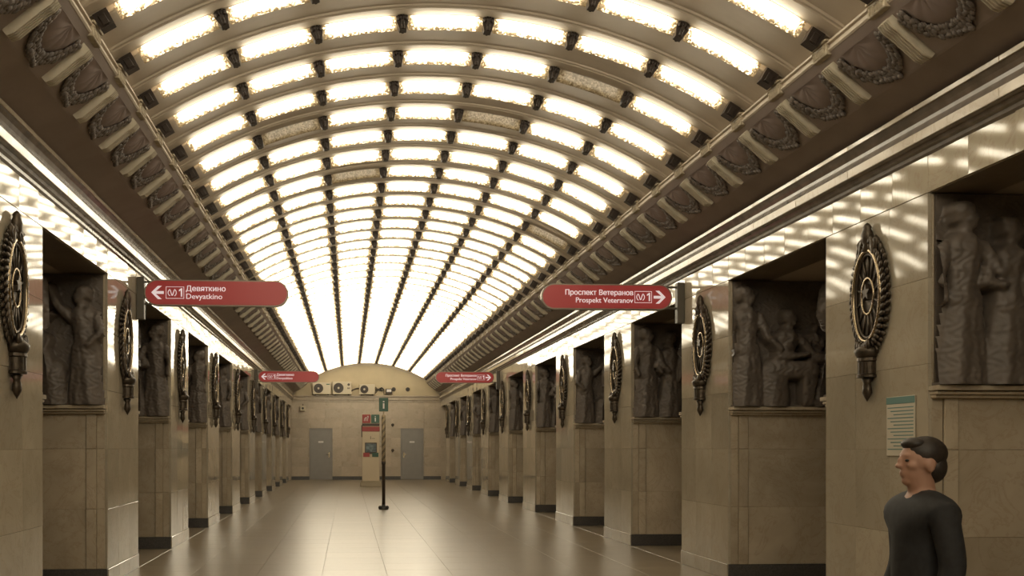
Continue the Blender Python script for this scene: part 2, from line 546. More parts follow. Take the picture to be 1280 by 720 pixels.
def lunette_mesh():
    # scallop-shell field hanging from the beam: half ellipse, gently domed with rays
    n, r = 18, 5
    v = [(0.0, 0, .03)]; f = []
    for k in range(1, r + 1):
        for i in range(n + 1):
            a = math.pi * i / n
            q = k / r
            h = .012 + .022 * math.sin(math.pi * q) * (1 + .25 * math.cos(a * 12))
            v.append((.30 * q * math.sin(a), .285 * q * math.cos(a), h if k < r else 0))
    for i in range(n): f.append((0, 1 + i, 2 + i))
    for k in range(r - 1):
        for i in range(n):
            a = 1 + k * (n + 1)
            f.append((a + i, a + n + 1 + i, a + n + 2 + i, a + i + 1))
    return mesh(v, f, M_LUN, True, 'lunette')
ME_LUN = recalc(lunette_mesh())
def garland_mesh():
    m = MB(); rr = random.Random(3)
    for i in range(26):
        a = math.pi * (.05 + .9 * i / 25)
        for k in range(3):
            q = 1.02 + .12 * k
            c = (.30 * q * math.sin(a) + rr.uniform(-.01, .01), .285 * q * math.cos(a), .012 + rr.uniform(0, .012))
            m.ball(c, (.026 + rr.uniform(0, .014), .026, .013), 6, 4)
    for i in range(5):
        m.ball((.35 + .012 * i, (i - 2) * .05, .02), (.028, .024, .022), 6, 4)
    return m.mesh(M_LEAF, True, 'garland')
ME_GAR = garland_mesh()
def capital_mesh():
    m = MB()
    m.box(-.004, .08, -.13, .13, -.012, .085, .006)
    m.box(-.018, .08, -.145, .145, .085, .105, .004)
    for i in range(7):                       # row of upright leaves with a scroll at either end
        m.ball((-.004, (i - 3) * .03, .03), (.010, .013, .034), 6, 4)
    for sy in (-1, 1):
        m.tube([(-.006, sy * (.105 + .018 * math.cos(t)), .058 + .018 * math.sin(t)) for t in np.linspace(0, 5, 10)], .006, 5)
    return m.mesh(M_CAPITAL, name='capital')
ME_CAP = capital_mesh()
for s, nm in SIDES:
    # mauve beam, slope and soffit
    prof = [(LIPW + .014, LIPZ0 + .004), (LIPW + .018, LIPZ0 - .002), (CT[0], CT[1]), (CB[0], CB[1]), (CB[0] + .02, 4.296), (3.53, 4.162), (3.72, 4.16), (3.72, 5.0), (LIPW + .25, 5.0), (LIPW + .25, 4.69), (LIPW + .05, 4.69)]
    me = recalc(mesh(*sweep_y([(s * x, z) for x, z in prof], START - 2, END), M_COVE, name='cove'))
    cv = link('trim_%d' % (3 if s < 0 else 4), me)
    tag(cv, 'dark mauve cove with pale fluted corbels under the %s edge of the vault' % nm, kind='structure')
    lip = [(LIPW + .012, LIPZ0), (LIPW, LIPZ0 + .012), (LIPW, LIPZ0 + .026), (LIPW + .014, LIPZ0 + .034), (LIPW + .014, LIPZ0 + .056), (LIPW - .006, LIPZ0 + .064), (LIPW - .006, LIPZ1 - .01), (LIPW + .12, LIPZ1 + .05), (LIPW + .12, LIPZ0)]
    link('lip_moulding', recalc(mesh(*sweep_y([(s * x, z) for x, z in lip], START - 2, END), M_RIB, name='lip')), None, cv)
    # local frame: x down the slope, y along the hall, z out of the slope
    ex = Vector((s * cvec.x, 0, cvec.z)); ez = Vector((s * cnor.x, 0, cnor.z)); ey = ez.cross(ex)
    Rm = Matrix((ex, ey, ez)).transposed().to_4x4()
    for i in range(nb0, NB1):
        yc = BAY0 + i * BAY + .05           # below each row of glass
        yb = BAY0 + (i + .5) * BAY + .05
        if yc > 6 and yc < END - .2:
            o = link('corbel', ME_CORBEL, None, cv)
            o.matrix_world = Matrix.Translation((s * (CT[0] + .0), yc, CT[1] + .0)) @ Rm
            o = link('capital', ME_CAP, None, cv)
            o.matrix_world = Matrix.Translation((s * (LIPW - .01), yc, LIPZ0 - .005)) @ Matrix.Rotation(0 if s > 0 else math.pi, 4, 'Z')
        if yb > 6 and yb < END - .3:
            o = link('shell_lunette', ME_LUN, None, cv)
            o.matrix_world = Matrix.Translation((s * CT[0], yb, CT[1])) @ Rm
            o = link('leaf_garland', ME_GAR, None, cv); o['kind'] = 'stuff'
            o.matrix_world = Matrix.Translation((s * CT[0], yb, CT[1])) @ Rm

    cv.location.x = VX

# ------------------------------------------------------------------ luminous vault
def arc(R, t):                    # t = angle from the crown
    return R * math.sin(t), ZC + R * math.cos(t)
NT = 40
def shell():
    v = []; f = []
    T = math.asin(3.0 / (RP + .16))
    for y in (START - 2, END):
        for i in range(NT + 1):
            x, z = arc(RP + .13, -T + 2 * T * i / NT); v.append((x, y, z))
        for i in range(NT + 1):
            x, z = arc(RP + .22, -T + 2 * T * i / NT); v.append((x, y, z))
    n = NT + 1
    for i in range(NT):
        f.append((i, i + 1, 2 * n + i + 1, 2 * n + i)); f.append((n + i, 3 * n + i, 3 * n + i + 1, n + i + 1))
    return mesh(v, f, M_RIB, True, 'ceiling')
ceil = link('ceiling', shell())
ceil.location.x = VX
tag(ceil, 'long barrel vault of cream ribs and rows of glowing glass panes', kind='structure')
# glass troughs hang across the vault; between two of them a flat plaster band with a raised moulding
# along either trough. Section in (y, drop below the mean surface), trough from y = 0 to TW
PTOP, PBOT, TW = -.076, .058, .072
hp = (BAY - TW) / 2
half = [(hp + .004, -.12), (hp, -.068), (hp - .012, -.060), (hp - .026, -.066), (hp - .05, -.066), (hp - .06, -.060), (hp - .19, -.058), (hp - .20, -.066), (hp - .225, -.068), (hp - .237, -.082), (.05, -.092)]
sect = [(TW + hp - u, d) for u, d in half] + [(TW + hp + u, d) for u, d in reversed(half)]
def rib_mesh():
    T = math.asin(2.90 / RP); v = []; f = []; n = len(sect)
    for i in range(NT + 1):
        t = -T + 2 * T * i / NT
        for yy, d in sect:
            x, z = arc(RP - d, t); v.append((x, yy, z))
    for i in range(NT):
        for k in range(n - 1):
            f.append((i * n + k, i * n + k + 1, (i + 1) * n + k + 1, (i + 1) * n + k))
    return recalc(mesh(v, f, M_RIB, False, 'rib'))
ME_RIB = rib_mesh()
PA = .807 / RP                    # angular pitch of the panes
PL = .702 / RP                    # angular length of a pane
def pane_vf(j):
    v = []; f = []; uv = []
    U_ = [(0, -.082, 0), (.002, -.03, .20), (.005, .015, .36), (.012, .042, .44), (.025, .058, .48), (.046, .058, .52), (.058, .042, .56), (.066, .015, .64), (.070, -.03, .80), (.072, -.082, 1)]
    nu, nv = 8, len(U_) - 1
    t0 = j * PA - PL / 2
    for a in range(nu + 1):
        for b in range(nv + 1):
            u = a / nu
            yy, d, w = U_[b]
            x, z = arc(RP - d, t0 + PL * u)
            v.append((x, yy, z)); uv.append((u, w))
    for a in range(nu):
        for b in range(nv):
            k = a * (nv + 1) + b
            f.append((k, k + 1, k + nv + 2, k + nv + 1))
    return v, f, uv
def with_uv(me, uv):
    l = me.uv_layers.new(name='UVMap')
    for lp in me.loops: l.data[lp.index].uv = uv[lp.vertex_index]
    return me
ME_PANE = {}; ME_OUT = {}
for j in range(-3, 4):
    v, f, uv = pane_vf(j)
    ME_PANE[j] = with_uv(mesh(v, f, M_PANE, True, 'light_pane'), uv)
    ME_OUT[j] = with_uv(mesh(v, f, M_PANE_OUT, True, 'dead_pane'), uv)
def divider_mesh(j2):
    m = MB()
    tc = j2 * PA if abs(j2) < 3.4 else math.copysign(3.5 * PA + .012, j2)
    hw = (PA - PL) / 2 * RP * (1 if abs(j2) < 3.4 else 1.05)
    x, z = arc(RP, tc)
    M = Matrix.Translation((x, 0, z)) @ Matrix.Rotation(tc, 4, 'Y')
    Q = M @ RX90
    end = abs(j2) > 3.4
    top, bot = (hw * 1.08, hw * 1.0) if end else (hw * 1.05, hw * .62)
    # console: dark tapered block with a leaf spreading at its head, same on both sides of the trough
    m.prism([(-bot, -PBOT - .006), (bot, -PBOT - .006), (top, .01), (top, -PTOP + .01), (-top, -PTOP + .01), (-top, .01)], -TW - .016, .016, M=Q)
    for z0, z1, zz in ((.014, .032, .024), (-TW - .032, -TW - .014, -TW - .024)):
        m.box(-bot * .5, bot * .5, -PBOT, .03, z0, z1, .004, M=Q)
        for q in ((-.6, -.2, .2, .6) if not end else ()):
            m.ball((q * top * 1.1, .05 - .02 * abs(q), zz), (.016, .030, .016), 6, 4, M=Q)
        if not end: m.ball((0, -.045, zz + math.copysign(.008, zz)), (.018, .022, .014), 6, 4, M=Q)
    return m.mesh(M_DIV, name='pane_divider')
ME_DIV = {j2: divider_mesh(j2) for j2 in (-3.5, -2.5, -1.5, -.5, .5, 1.5, 2.5, 3.5)}
# panes that are out in the photograph: (bay, place across)
DEAD = {(1, 2), (3, 1), (3, -2), (6, -1), (8, 3)}
bays = list(range(nb0, NB1))
vis = [i for i in bays if i >= -2]
single = set(vis[:43])
dsingle = set(vis[:37])
fp = MB(); fpu = []; fd = MB()
for i in bays:
    yb = BAY0 + i * BAY
    if yb > END - .92: continue
    r = link('rib', ME_RIB, None, ceil); r.location.y = yb
    for j in range(-3, 4):
        dead = (i, j) in DEAD
        if i in single:
            o = link('light_pane', (ME_OUT if dead else ME_PANE)[j], None, ceil); o.location.y = yb
            if dead: o['label'] = 'dead pebbled glass pane given a faint glow'
        else:
            v, f, uv = pane_vf(j)
            fp.add(v, f, (0, yb, 0)); fpu += uv
    for j2, me in ME_DIV.items():
        if i in dsingle:
            o = link('pane_divider', me, None, ceil); o.location.y = yb
        else:
            fd.add([q.co for q in me.vertices], [tuple(p.vertices) for p in me.polygons], (0, yb, 0))
me = with_uv(fp.mesh(M_PANE, True, 'far_panes'), fpu)
o = link('far_light_panes', me, None, ceil); o['kind'] = 'stuff'
o = fd.build('far_pane_dividers', M_DIV, ceil); o['kind'] = 'stuff'

# ------------------------------------------------------------------ pylons
COURSE = [Z_BASE, .855, 1.53, 2.19, 2.85, Z_LINT]
PCOUNT = 10
def pylon(s, k):
    nm = 'left' if s < 0 else 'right'
    y1 = Y0 + k * PITCH; y0 = y1 - FACE
    p = empty('pylon', (s * (HW + THICK / 2), (y0 + y1) / 2, 0))
    loc = p.location
    tag(p, '%s cream marble pylon counted from the viewer in the %s row' % (ORD[k], nm), 'pylon', 'marble pylons of the %s row' % nm)
    def b(name, x0, x1, ya, yb, z0, z1, m, c=0.0, wob=0):
        o = box(name, x0, x1, ya, yb, z0, z1, m, p, c, loc)
        if wob: o.rotation_euler = (0, RND.uniform(-wob, wob), RND.uniform(-wob, wob))
        return o
    X0, X1 = s * (HW + .025), s * (HW + THICK)
    b('core', X0, X1, y0 + .02, y1 - .02, 0, Z_LINT - .002, M_PED)
    # hall face: slabs in three columns, light plinth below
    for c in range(3):
        ya = y0 + c * FACE / 3; yb = ya + FACE / 3
        for q in range(5):
            b('marble_slab', s * HW, s * (HW + .03), ya + .001, yb - .001, COURSE[q] + .001, COURSE[q + 1] - .001, M_WALL, .0015, .004)
        b('plinth_slab', s * (HW - .012), s * (HW + .03), ya + .001, yb - .001, 0, Z_BASE, M_WALL, .004)
    # both passage faces: pilaster strip at the corner, large slabs, dark granite base, ledge
    for e, ye in ((-1, y0), (1, y1)):
        t = .02
        ya, yb = (ye, ye + t + .005) if e < 0 else (ye - t - .005, ye)
        b('base_block', s * (HW + .0), X1, ya + e * .018, yb + e * .018, 0, Z_BASE, M_BASE, .004)
        for q in range(3):
            z0, z1 = COURSE[q], COURSE[q + 1] if q < 2 else Z_LEDGE - .09
            b('corner_strip', s * (HW + .031), s * (HW + .12), ya, yb, z0 + .001, z1 - .001, M_PED, .004)
            b('pilaster_strip', s * (HW + .122), s * (HW + .235), ya + e * .022, yb + e * .022, z0 + .001, z1 - .001, M_PED, .006)
            b('pedestal_slab', s * (HW + .238), X1, ya, yb, z0 + .001, z1 - .001, M_PED, .002)
        # ledge: stepped moulding under the sculpture
        lm = MB()
        for (d, z0, z1) in ((.07, Z_LEDGE - .095, Z_LEDGE - .07), (.11, Z_LEDGE - .07, Z_LEDGE - .045), (.15, Z_LEDGE - .04, Z_LEDGE)):
            yy0, yy1 = (ye - d, ye + .03) if e < 0 else (ye - .03, ye + d)
            lm.box(s * (HW + .035 - d * .2) - loc.x, X1 - loc.x, yy0 - loc.y, yy1 - loc.y, z0, z1, .006)
        lm.build('ledge', M_PED, p)
        # framing strip beside the sculpture at the hall corner
        b('corner_strip', s * (HW + .031), s * (HW + .05), ya, yb, Z_LEDGE, Z_LINT - .004, M_PED, .002)
    return p
for s, nm in SIDES:
    for k in range(PCOUNT):
        pylon(s, k)
# short pier between the last passage and the end wall is the end wall's own return
# ------------------------------------------------------------------ sculptures in high relief
RW, RH = 1.50, Z_LINT - Z_LEDGE - .03
def relief_mesh(variant):
    rr = random.Random(100 + variant)
    du = .0125
    nu, nv = int((RW + .05) / du) + 1, int(RH / du) + 1
    U, V = np.meshgrid(np.linspace(-.05, RW, nu), np.linspace(0, RH, nv), indexing='ij')
    H = np.full(U.shape, .012)
    caps = []
    def cap(a, b, r0, r1, d0, d1=None, fold=0):
        d1 = d0 if d1 is None else d1
        ax, ay = a; bx, by = b
        dx, dy = bx - ax, by - ay
        l2 = dx * dx + dy * dy + 1e-9
        t = np.clip(((U - ax) * dx + (V - ay) * dy) / l2, 0, 1)
        px, py = ax + t * dx, ay + t * dy
        d = np.hypot(U - px, V - py)
        r = r0 + (r1 - r0) * t
        side = ((U - px) * (-dy) + (V - py) * dx) / math.sqrt(l2)
        h = d0 + (d1 - d0) * t + np.sqrt(np.maximum(r * r - d * d, 0)) * .8
        if fold: h = h + fold * np.cos(side / r * 7 + t * 1.5) * (.3 + .7 * t)
        h = np.where(d < r, h, -1)
        np.maximum(H, h, out=H)
    def figure(u, v0, S, lean=0, robe=True, arms=((.25, -.35, .35, -.1), (-.2, -.4, -.1, -.6)), dep=.06, sit=False, face=1):
        hh = S
        hip = (u, v0 + (.50 if not sit else .34) * hh)
        sh = (u + lean * hh, hip[1] + .32 * hh)
        hd = (sh[0] + lean * .25 * hh + face * .015, sh[1] + .15 * hh)
        # legs or robe
        if robe:
            cap((u, hip[1]), (u - .02, v0 + .02), .105 * hh, .16 * hh, dep, dep - .01, .012)
            cap((u + .05 * hh, hip[1]), (u + .07 * hh, v0 + .02), .085 * hh, .10 * hh, dep + .02, dep, .010)
        elif sit:
            kx = u + face * .26 * hh
            for o2 in (0, .05):
                cap((u, hip[1] - .02), (kx + o2, hip[1] + .02 - o2), .09 * hh, .07 * hh, dep + .04, dep + .11)
                cap((kx + o2, hip[1]), (kx - face * .03 + o2, v0 + .03), .068 * hh, .045 * hh, dep + .10, dep + .07)
                cap((kx - face * .03 + o2, v0 + .03), (kx + face * .09 + o2, v0 + .025), .04 * hh, .03 * hh, dep + .07)
            cap((u - face * .06, hip[1] - .04), (u - face * .06, v0), .15 * hh, .17 * hh, dep - .03, dep - .04, .006)
        else:
            for q in (-1, 1):
                cap((u + q * .05 * hh, hip[1]), (u + q * .075 * hh, v0 + .26 * hh), .082 * hh, .062 * hh, dep + .02, dep + .035)
                cap((u + q * .075 * hh, v0 + .26 * hh), (u + q * .07 * hh, v0 + .03), .06 * hh, .04 * hh, dep + .035, dep + .02)
                cap((u + q * .07 * hh, v0 + .025), (u + q * .07 * hh + face * .07 * hh, v0 + .022), .035 * hh, .03 * hh, dep + .04)
        cap(hip, ((hip[0] + sh[0]) / 2, (hip[1] + sh[1]) / 2), .105 * hh, .098 * hh, dep + .02, dep + .025, .009)
        cap(((hip[0] + sh[0]) / 2, (hip[1] + sh[1]) / 2), (sh[0], sh[1] - .04 * hh), .10 * hh, .115 * hh, dep + .025, dep + .03, .007)
        cap((sh[0] - .10 * hh, sh[1] - .03 * hh), (sh[0] + .10 * hh, sh[1] - .03 * hh), .062 * hh, .062 * hh, dep + .03)
        cap(sh, hd, .045 * hh, .045 * hh, dep + .04, dep + .05)
        # head: skull, jaw and nose turned to one side, hair behind
        cap((hd[0] - face * .012 * hh, hd[1] + .035 * hh), (hd[0] - face * .005 * hh, hd[1]), .068 * hh, .06 * hh, dep + .05)
        cap((hd[0] + face * .02 * hh, hd[1] - .01 * hh), (hd[0] + face * .03 * hh, hd[1] - .035 * hh), .045 * hh, .032 * hh, dep + .07)
        cap((hd[0] + face * .045 * hh, hd[1] + .02 * hh), (hd[0] + face * .06 * hh, hd[1] - .005 * hh), .012 * hh, .016 * hh, dep + .085)
        cap((hd[0] - face * .045 * hh, hd[1] + .055 * hh), (hd[0] - face * .05 * hh, hd[1]), .045 * hh, .035 * hh, dep + .05, None, .004)
        for q, (ex, ey, wx, wy) in zip((1, -1), arms):
            s0 = (sh[0] + q * .12 * hh, sh[1] - .03 * hh)
            e = (s0[0] + ex * hh, s0[1] + ey * hh)
            w = (e[0] + wx * hh, e[1] + wy * hh)
            cap(s0, e, .05 * hh, .04 * hh, dep + .05, dep + .10)
            cap(e, w, .04 * hh, .028 * hh, dep + .10, dep + .13)
            cap(w, (w[0] + .3 * wx * hh * .3, w[1] + .25 * wy * hh * .3), .03 * hh, .024 * hh, dep + .13, dep + .13)
            for g in range(3):
                cap(w, (w[0] + .32 * wx * hh * .6 + (g - 1) * .012, w[1] + .3 * wy * hh * .6 + (g - 1) * .012), .012 * hh, .009 * hh, dep + .15)
    A_down = (.04, -.17, .02, -.16)
    if variant == 0:      # standing figure at the corner, seated one leaning to a table with a child
        figure(.12, .0, 1.30, 0, True, ((.06, -.17, .10, -.10), (-.05, -.17, .02, -.15)), .07, face=1)
        figure(.52, .02, 1.22, .07, False, ((.12, -.16, .20, -.02), (.04, -.18, .22, .02)), .07, sit=True, face=1)
        figure(.98, .30, .62, -.03, True, ((-.02, -.16, -.14, .06), (-.04, -.15, -.12, .05)), .04, face=-1)
        figure(1.34, .0, 1.12, -.06, False, ((-.06, -.16, -.18, -.02), (-.08, -.15, -.16, .0)), .06, sit=True, face=-1)
        cap((.84, .30), (1.16, .30), .05, .05, .10); cap((1.0, .28), (1.0, .0), .13, .17, .03, None, .012)
    elif variant == 1:    # three standing robed figures
        figure(.16, 0, 1.30, .01, True, ((.05, -.16, .08, -.08), (-.04, -.16, .04, -.12)), .07, face=1)
        figure(.55, 0, 1.24, .0, True, (A_down, (-.06, -.15, .05, -.08)), .06, face=-1)
        figure(.92, 0, 1.28, -.02, True, ((.06, -.16, -.12, -.05), (-.03, -.17, -.02, -.15)), .07, face=-1)
        figure(1.28, 0, 1.16, -.02, True, (A_down, (-.04, -.16, .06, -.1)), .05, face=-1)
    elif variant == 2:    # workers: one lifting, one bent over, one behind
        figure(.16, 0, 1.24, .03, True, ((.10, .10, .06, .16), (-.05, -.15, .1, -.1)), .07, face=1)
        figure(.60, 0, 1.14, .10, False, ((.10, -.15, .14, -.08), (.06, -.17, .16, -.06)), .07, sit=True, face=1)
        figure(1.02, 0, 1.26, -.03, True, ((.05, -.16, .03, -.15), (-.10, -.08, -.12, .08)), .06, face=-1)
        figure(1.34, 0, 1.12, .0, True, (A_down, (-.05, -.16, .0, -.14)), .04, face=-1)
        cap((.86, .05), (.86, .34), .13, .12, .03, None, .008)
    else:                 # mother with child, marching pair
        figure(.14, 0, 1.30, .02, True, ((.08, -.14, .12, .10), (-.05, -.16, .02, -.14)), .07, face=1)
        figure(.50, 0, 1.20, .02, True, ((.07, -.15, -.10, .03), (-.06, -.15, .10, -.02)), .08, face=1)
        figure(.76, 0, .74, .0, True, (A_down, (-.05, .12, -.05, .12)), .07, face=-1)
        figure(1.12, 0, 1.27, -.04, False, ((.06, -.15, -.10, -.06), (-.10, -.12, -.10, .06)), .06, face=-1)
        cap((.98, .2), (1.34, 1.36), .022, .022, .11)
        cap((1.2, 1.2), (1.42, .9), .12, .10, .03, None, .014)
    # surface of hand-worked plaster and slight blending of the steps
    for _ in range(2):
        P = np.pad(H, 1, mode='edge')
        Sm = (P[:-2, 1:-1] + P[2:, 1:-1] + P[1:-1, :-2] + P[1:-1, 2:] + 2 * H) / 6
        H = H * .45 + Sm * .55
    H += .006 * np.sin(U * 61 + 3 * np.sin(V * 37)) * np.sin(V * 53 + 2 * np.sin(U * 29))
    H[U < 0] = np.where(H[U < 0] > .05, H[U < 0], -.05)
    H = np.minimum(H, .27)
    verts = np.stack([U, -H, V], -1).reshape(-1, 3)
    idx = np.arange(nu * nv).reshape(nu, nv)
    F = np.stack([idx[:-1, :-1], idx[1:, :-1], idx[1:, 1:], idx[:-1, 1:]], -1).reshape(-1, 4)
    keep = (H[:-1, :-1] > -.04) & (H[1:, :-1] > -.04) & (H[1:, 1:] > -.04) & (H[:-1, 1:] > -.04)
    F = F[keep.reshape(-1)]
    return mesh(verts.tolist(), F.tolist(), M_RELIEF, True, 'figure_group')
ME_REL = [relief_mesh(q) for q in range(4)]
DESC = ['a seated figure at a table', 'robed standing figures', 'working figures', 'marching figures and a child']
for s, nm in SIDES:
    for k in range(PCOUNT):
        y1 = Y0 + k * PITCH; y0 = y1 - FACE
        for e in (-1, 1):
            if e > 0 and k > 4: continue
            ye = y0 if e < 0 else y1
            var = (k - 1) % 4 if s > 0 else (k + 1) % 4
            if e > 0: var = (var + 2) % 4
            r = empty('relief_sculpture', (s * HW, ye, Z_LEDGE))
            side = 'near face' if e < 0 else 'far face'
            tag(r, 'brown relief of %s, %s of %s %s pylon' % (DESC[var], side, ORD[k], nm), 'relief', 'high reliefs of the %s row' % nm)
            fg = link('figure_group', ME_REL[var], None, r)
            fg.scale = (s, 1 if e < 0 else -1, 1)
            fg.location = (s * .052, e * .006, .004)
            bk = box('back_slab', s * .051, s * (RW + .08), e * .001, e * .018, .002, RH + .02, M_RELIEF, r)
            bb = box('foot_slab', s * .03, s * (RW + .05), e * .0, e * .13, .0, .022, M_RELIEF, r, .004)

# ------------------------------------------------------------------ bronze medallions
def medallion_proto():
    """local frame: x = along the wall, y = out of the wall (towards -y), z up; ring centre at z=0"""
    P = empty('bronze_medallion')
    A, B = .245, .385
    el = lambda t, ka=1, kb=1: (A * ka * math.cos(t), B * kb * math.sin(t))
    m = MB(); m.prism([el(2 * math.pi * i / 40, 1.02, 1.02) for i in range(40)], 0, .03, M=Matrix.Rotation(math.radians(90), 4, 'X'))
    m.build('back_plate', M_BRONZE, P)
    m = MB(); m.tube([(el(2 * math.pi * i / 48)[0], -.06, el(2 * math.pi * i / 48)[1]) for i in range(48)], .018, 8, True)
    m.build('rim', M_RING, P, True)
    m = MB(); m.tube([(el(2 * math.pi * i / 48, .88, .92)[0], -.045, el(2 * math.pi * i / 48, .88, .92)[1]) for i in range(48)], .014, 6, True)
    m.build('inner_rim', M_BRONZE, P, True)
    # wreath: two rows of leaves around the rim
    m = MB(); rr = random.Random(5)
    for i in range(44):
        t = 2 * math.pi * i / 44
        for row, (k, y, sz) in enumerate(((1.16, -.05, .05), (1.32, -.025, .045))):
            x, z = el(t + row * .07, k + .10 * row * 0, k * .93)
            M = Matrix.Translation((x, y, z)) @ Matrix.Rotation(-math.atan2(z / B, x / A) - .5, 4, 'Y') @ Matrix.Rotation(rr.uniform(-.4, .4), 4, 'X')
            m.ball((0, 0, 0), (sz * (1.1 + rr.uniform(-.1, .25)), .022, .024), 6, 4, M=M)
    o = m.build('wreath', M_BRONZE, P, True); o['kind'] = 'stuff'
    # emblem inside: shield outline with star, rays and ribbons
    m = MB()
    star = []
    for i in range(10):
        r = .075 if i % 2 == 0 else .034
        a = math.pi / 2 + math.pi * i / 5
        star.append((r * math.cos(a), r * math.sin(a)))
    m.prism(star, .02, .075, M=Matrix.Rotation(math.radians(90), 4, 'X'))
    m.build('star', M_BRONZE, P).location.z = .03
    m = MB()
    for i in range(14):
        t = 2 * math.pi * (i + .5) / 14
        a = el(t, .45, .42); b = el(t, .86, .9)
        m.tube([(a[0], -.035, a[1]), (b[0], -.04, b[1])], [.014, .008], 6)
    m.build('rays', M_BRONZE, P, True)
    m = MB(); m.tube([(el(2 * math.pi * i / 32, .44, .40)[0], -.045, el(2 * math.pi * i / 32, .44, .40)[1]) for i in range(32)], .012, 6, True)
    m.build('emblem_ring', M_RING, P, True)
    # finial with flanking scrolls on top
    m = MB()
    m.lathe([(.0, .36), (.05, .38), (.035, .43), (.05, .46), (.06, .52), (.04, .57), (.045, .585), (.025, .61), (.0, .625)], 12, off=(0, -.05, 0))
    for sx in (-1, 1):
        m.tube([(sx * (.06 + .08 * q), -.05, .44 + .06 * math.sin(q * 5) - .08 * q) for q in np.linspace(0, 1, 8)], [.035, .035, .032, .03, .03, .03, .026, .02], 7)
        m.lathe([(.0, .40), (.035, .41), (.022, .46), (.035, .49), (.0, .53)], 8, off=(sx * .15, -.045, -.03))
    m.build('finial', M_BRONZE, P, True)
    # torch socket and pendant below
    m = MB()
    m.lathe([(.0, -.40), (.06, -.41), (.13, -.46), (.115, -.50), (.10, -.52), (.0, -.525)], 14, off=(0, -.05, 0))
    for i in range(7):
        m.ball(((i - 3) * .035, -.10, -.45 + .012 * abs(i - 3)), (.022, .03, .05), 6, 4)
    m.build('leaf_cup', M_BRONZE, P, True)
    m = MB()
    m.lathe([(.0, -.52), (.095, -.525), (.10, -.55), (.085, -.56), (.085, -.66), (.10, -.67), (.10, -.69), (.0, -.695)], 16, off=(0, -.05, 0))
    for i in range(12):
        a = 2 * math.pi * i / 12
        m.box(.083 * math.cos(a) - .007, .083 * math.cos(a) + .007, -.05 + .083 * math.sin(a) - .007, -.05 + .083 * math.sin(a) + .007, -.66, -.56)
    m.build('socket', M_BRONZE, P, False)
    m = MB()
    m.lathe([(.0, -.69), (.06, -.70), (.035, -.74), (.045, -.78), (.05, -.82), (.025, -.86), (.0, -.895)], 12, off=(0, -.05, 0))
    m.build('pendant', M_BRONZE, P, True)
    return P
proto = medallion_proto()
first = True
for s, nm in SIDES:
    for k in range(PCOUNT):
        md = proto if first else copy_tree(proto)
        first = False
        md.location = (s * (HW - .002), Y0 + k * PITCH - FACE / 2, 2.83)
        md.scale = (1, .8, 1)
        md.rotation_euler = (0, 0, math.radians(-90) if s > 0 else math.radians(90))
        tag(md, 'oval bronze medallion with wreath on %s pylon of the %s row' % (ORD[k], nm), 'medallion', 'bronze medallions of the %s row' % nm)

# ------------------------------------------------------------------ direction signs
def put_text(name, s, x, z, y, size, mat, parent, align='LEFT', bold=0.0, fit=None):
    if 'н' in s:
        if (s, size, align) not in TEXTS: TEXTS[(s, size, align)] = spelled_mesh(s, size, align)
        me = TEXTS[(s, size, align)].copy()
    else:
        me = text_mesh(s, size, align, 0)
    if fit:
        xs = [v.co.x for v in me.vertices]
        k = fit / (max(xs) - min(xs))
        for v in me.vertices: v.co.x *= k
    if bold:                     # heavier strokes: the same letters laid twice, a hair apart
        b2 = MB(); vv = [tuple(v.co) for v in me.vertices]; ff = [tuple(p.vertices) for p in me.polygons]
        for q in (-1, 1): b2.add(vv, ff, (q * bold, 0, q * .00005))
        me = b2.mesh()
    me.transform(RX90)
    me.materials.append(mat)
    o = link(name, me, None, parent); o.location = (x, y, z)
    return o
def pill(w, h, n=14):
    r = h / 2; p = []
    for i in range(n + 1):
        a = -math.pi / 2 + math.pi * i / n; p.append((w / 2 - r + r * math.cos(a), r * math.sin(a)))
    for i in range(n + 1):
        a = math.pi / 2 + math.pi * i / n; p.append((-w / 2 + r + r * math.cos(a), r * math.sin(a)))
    return p
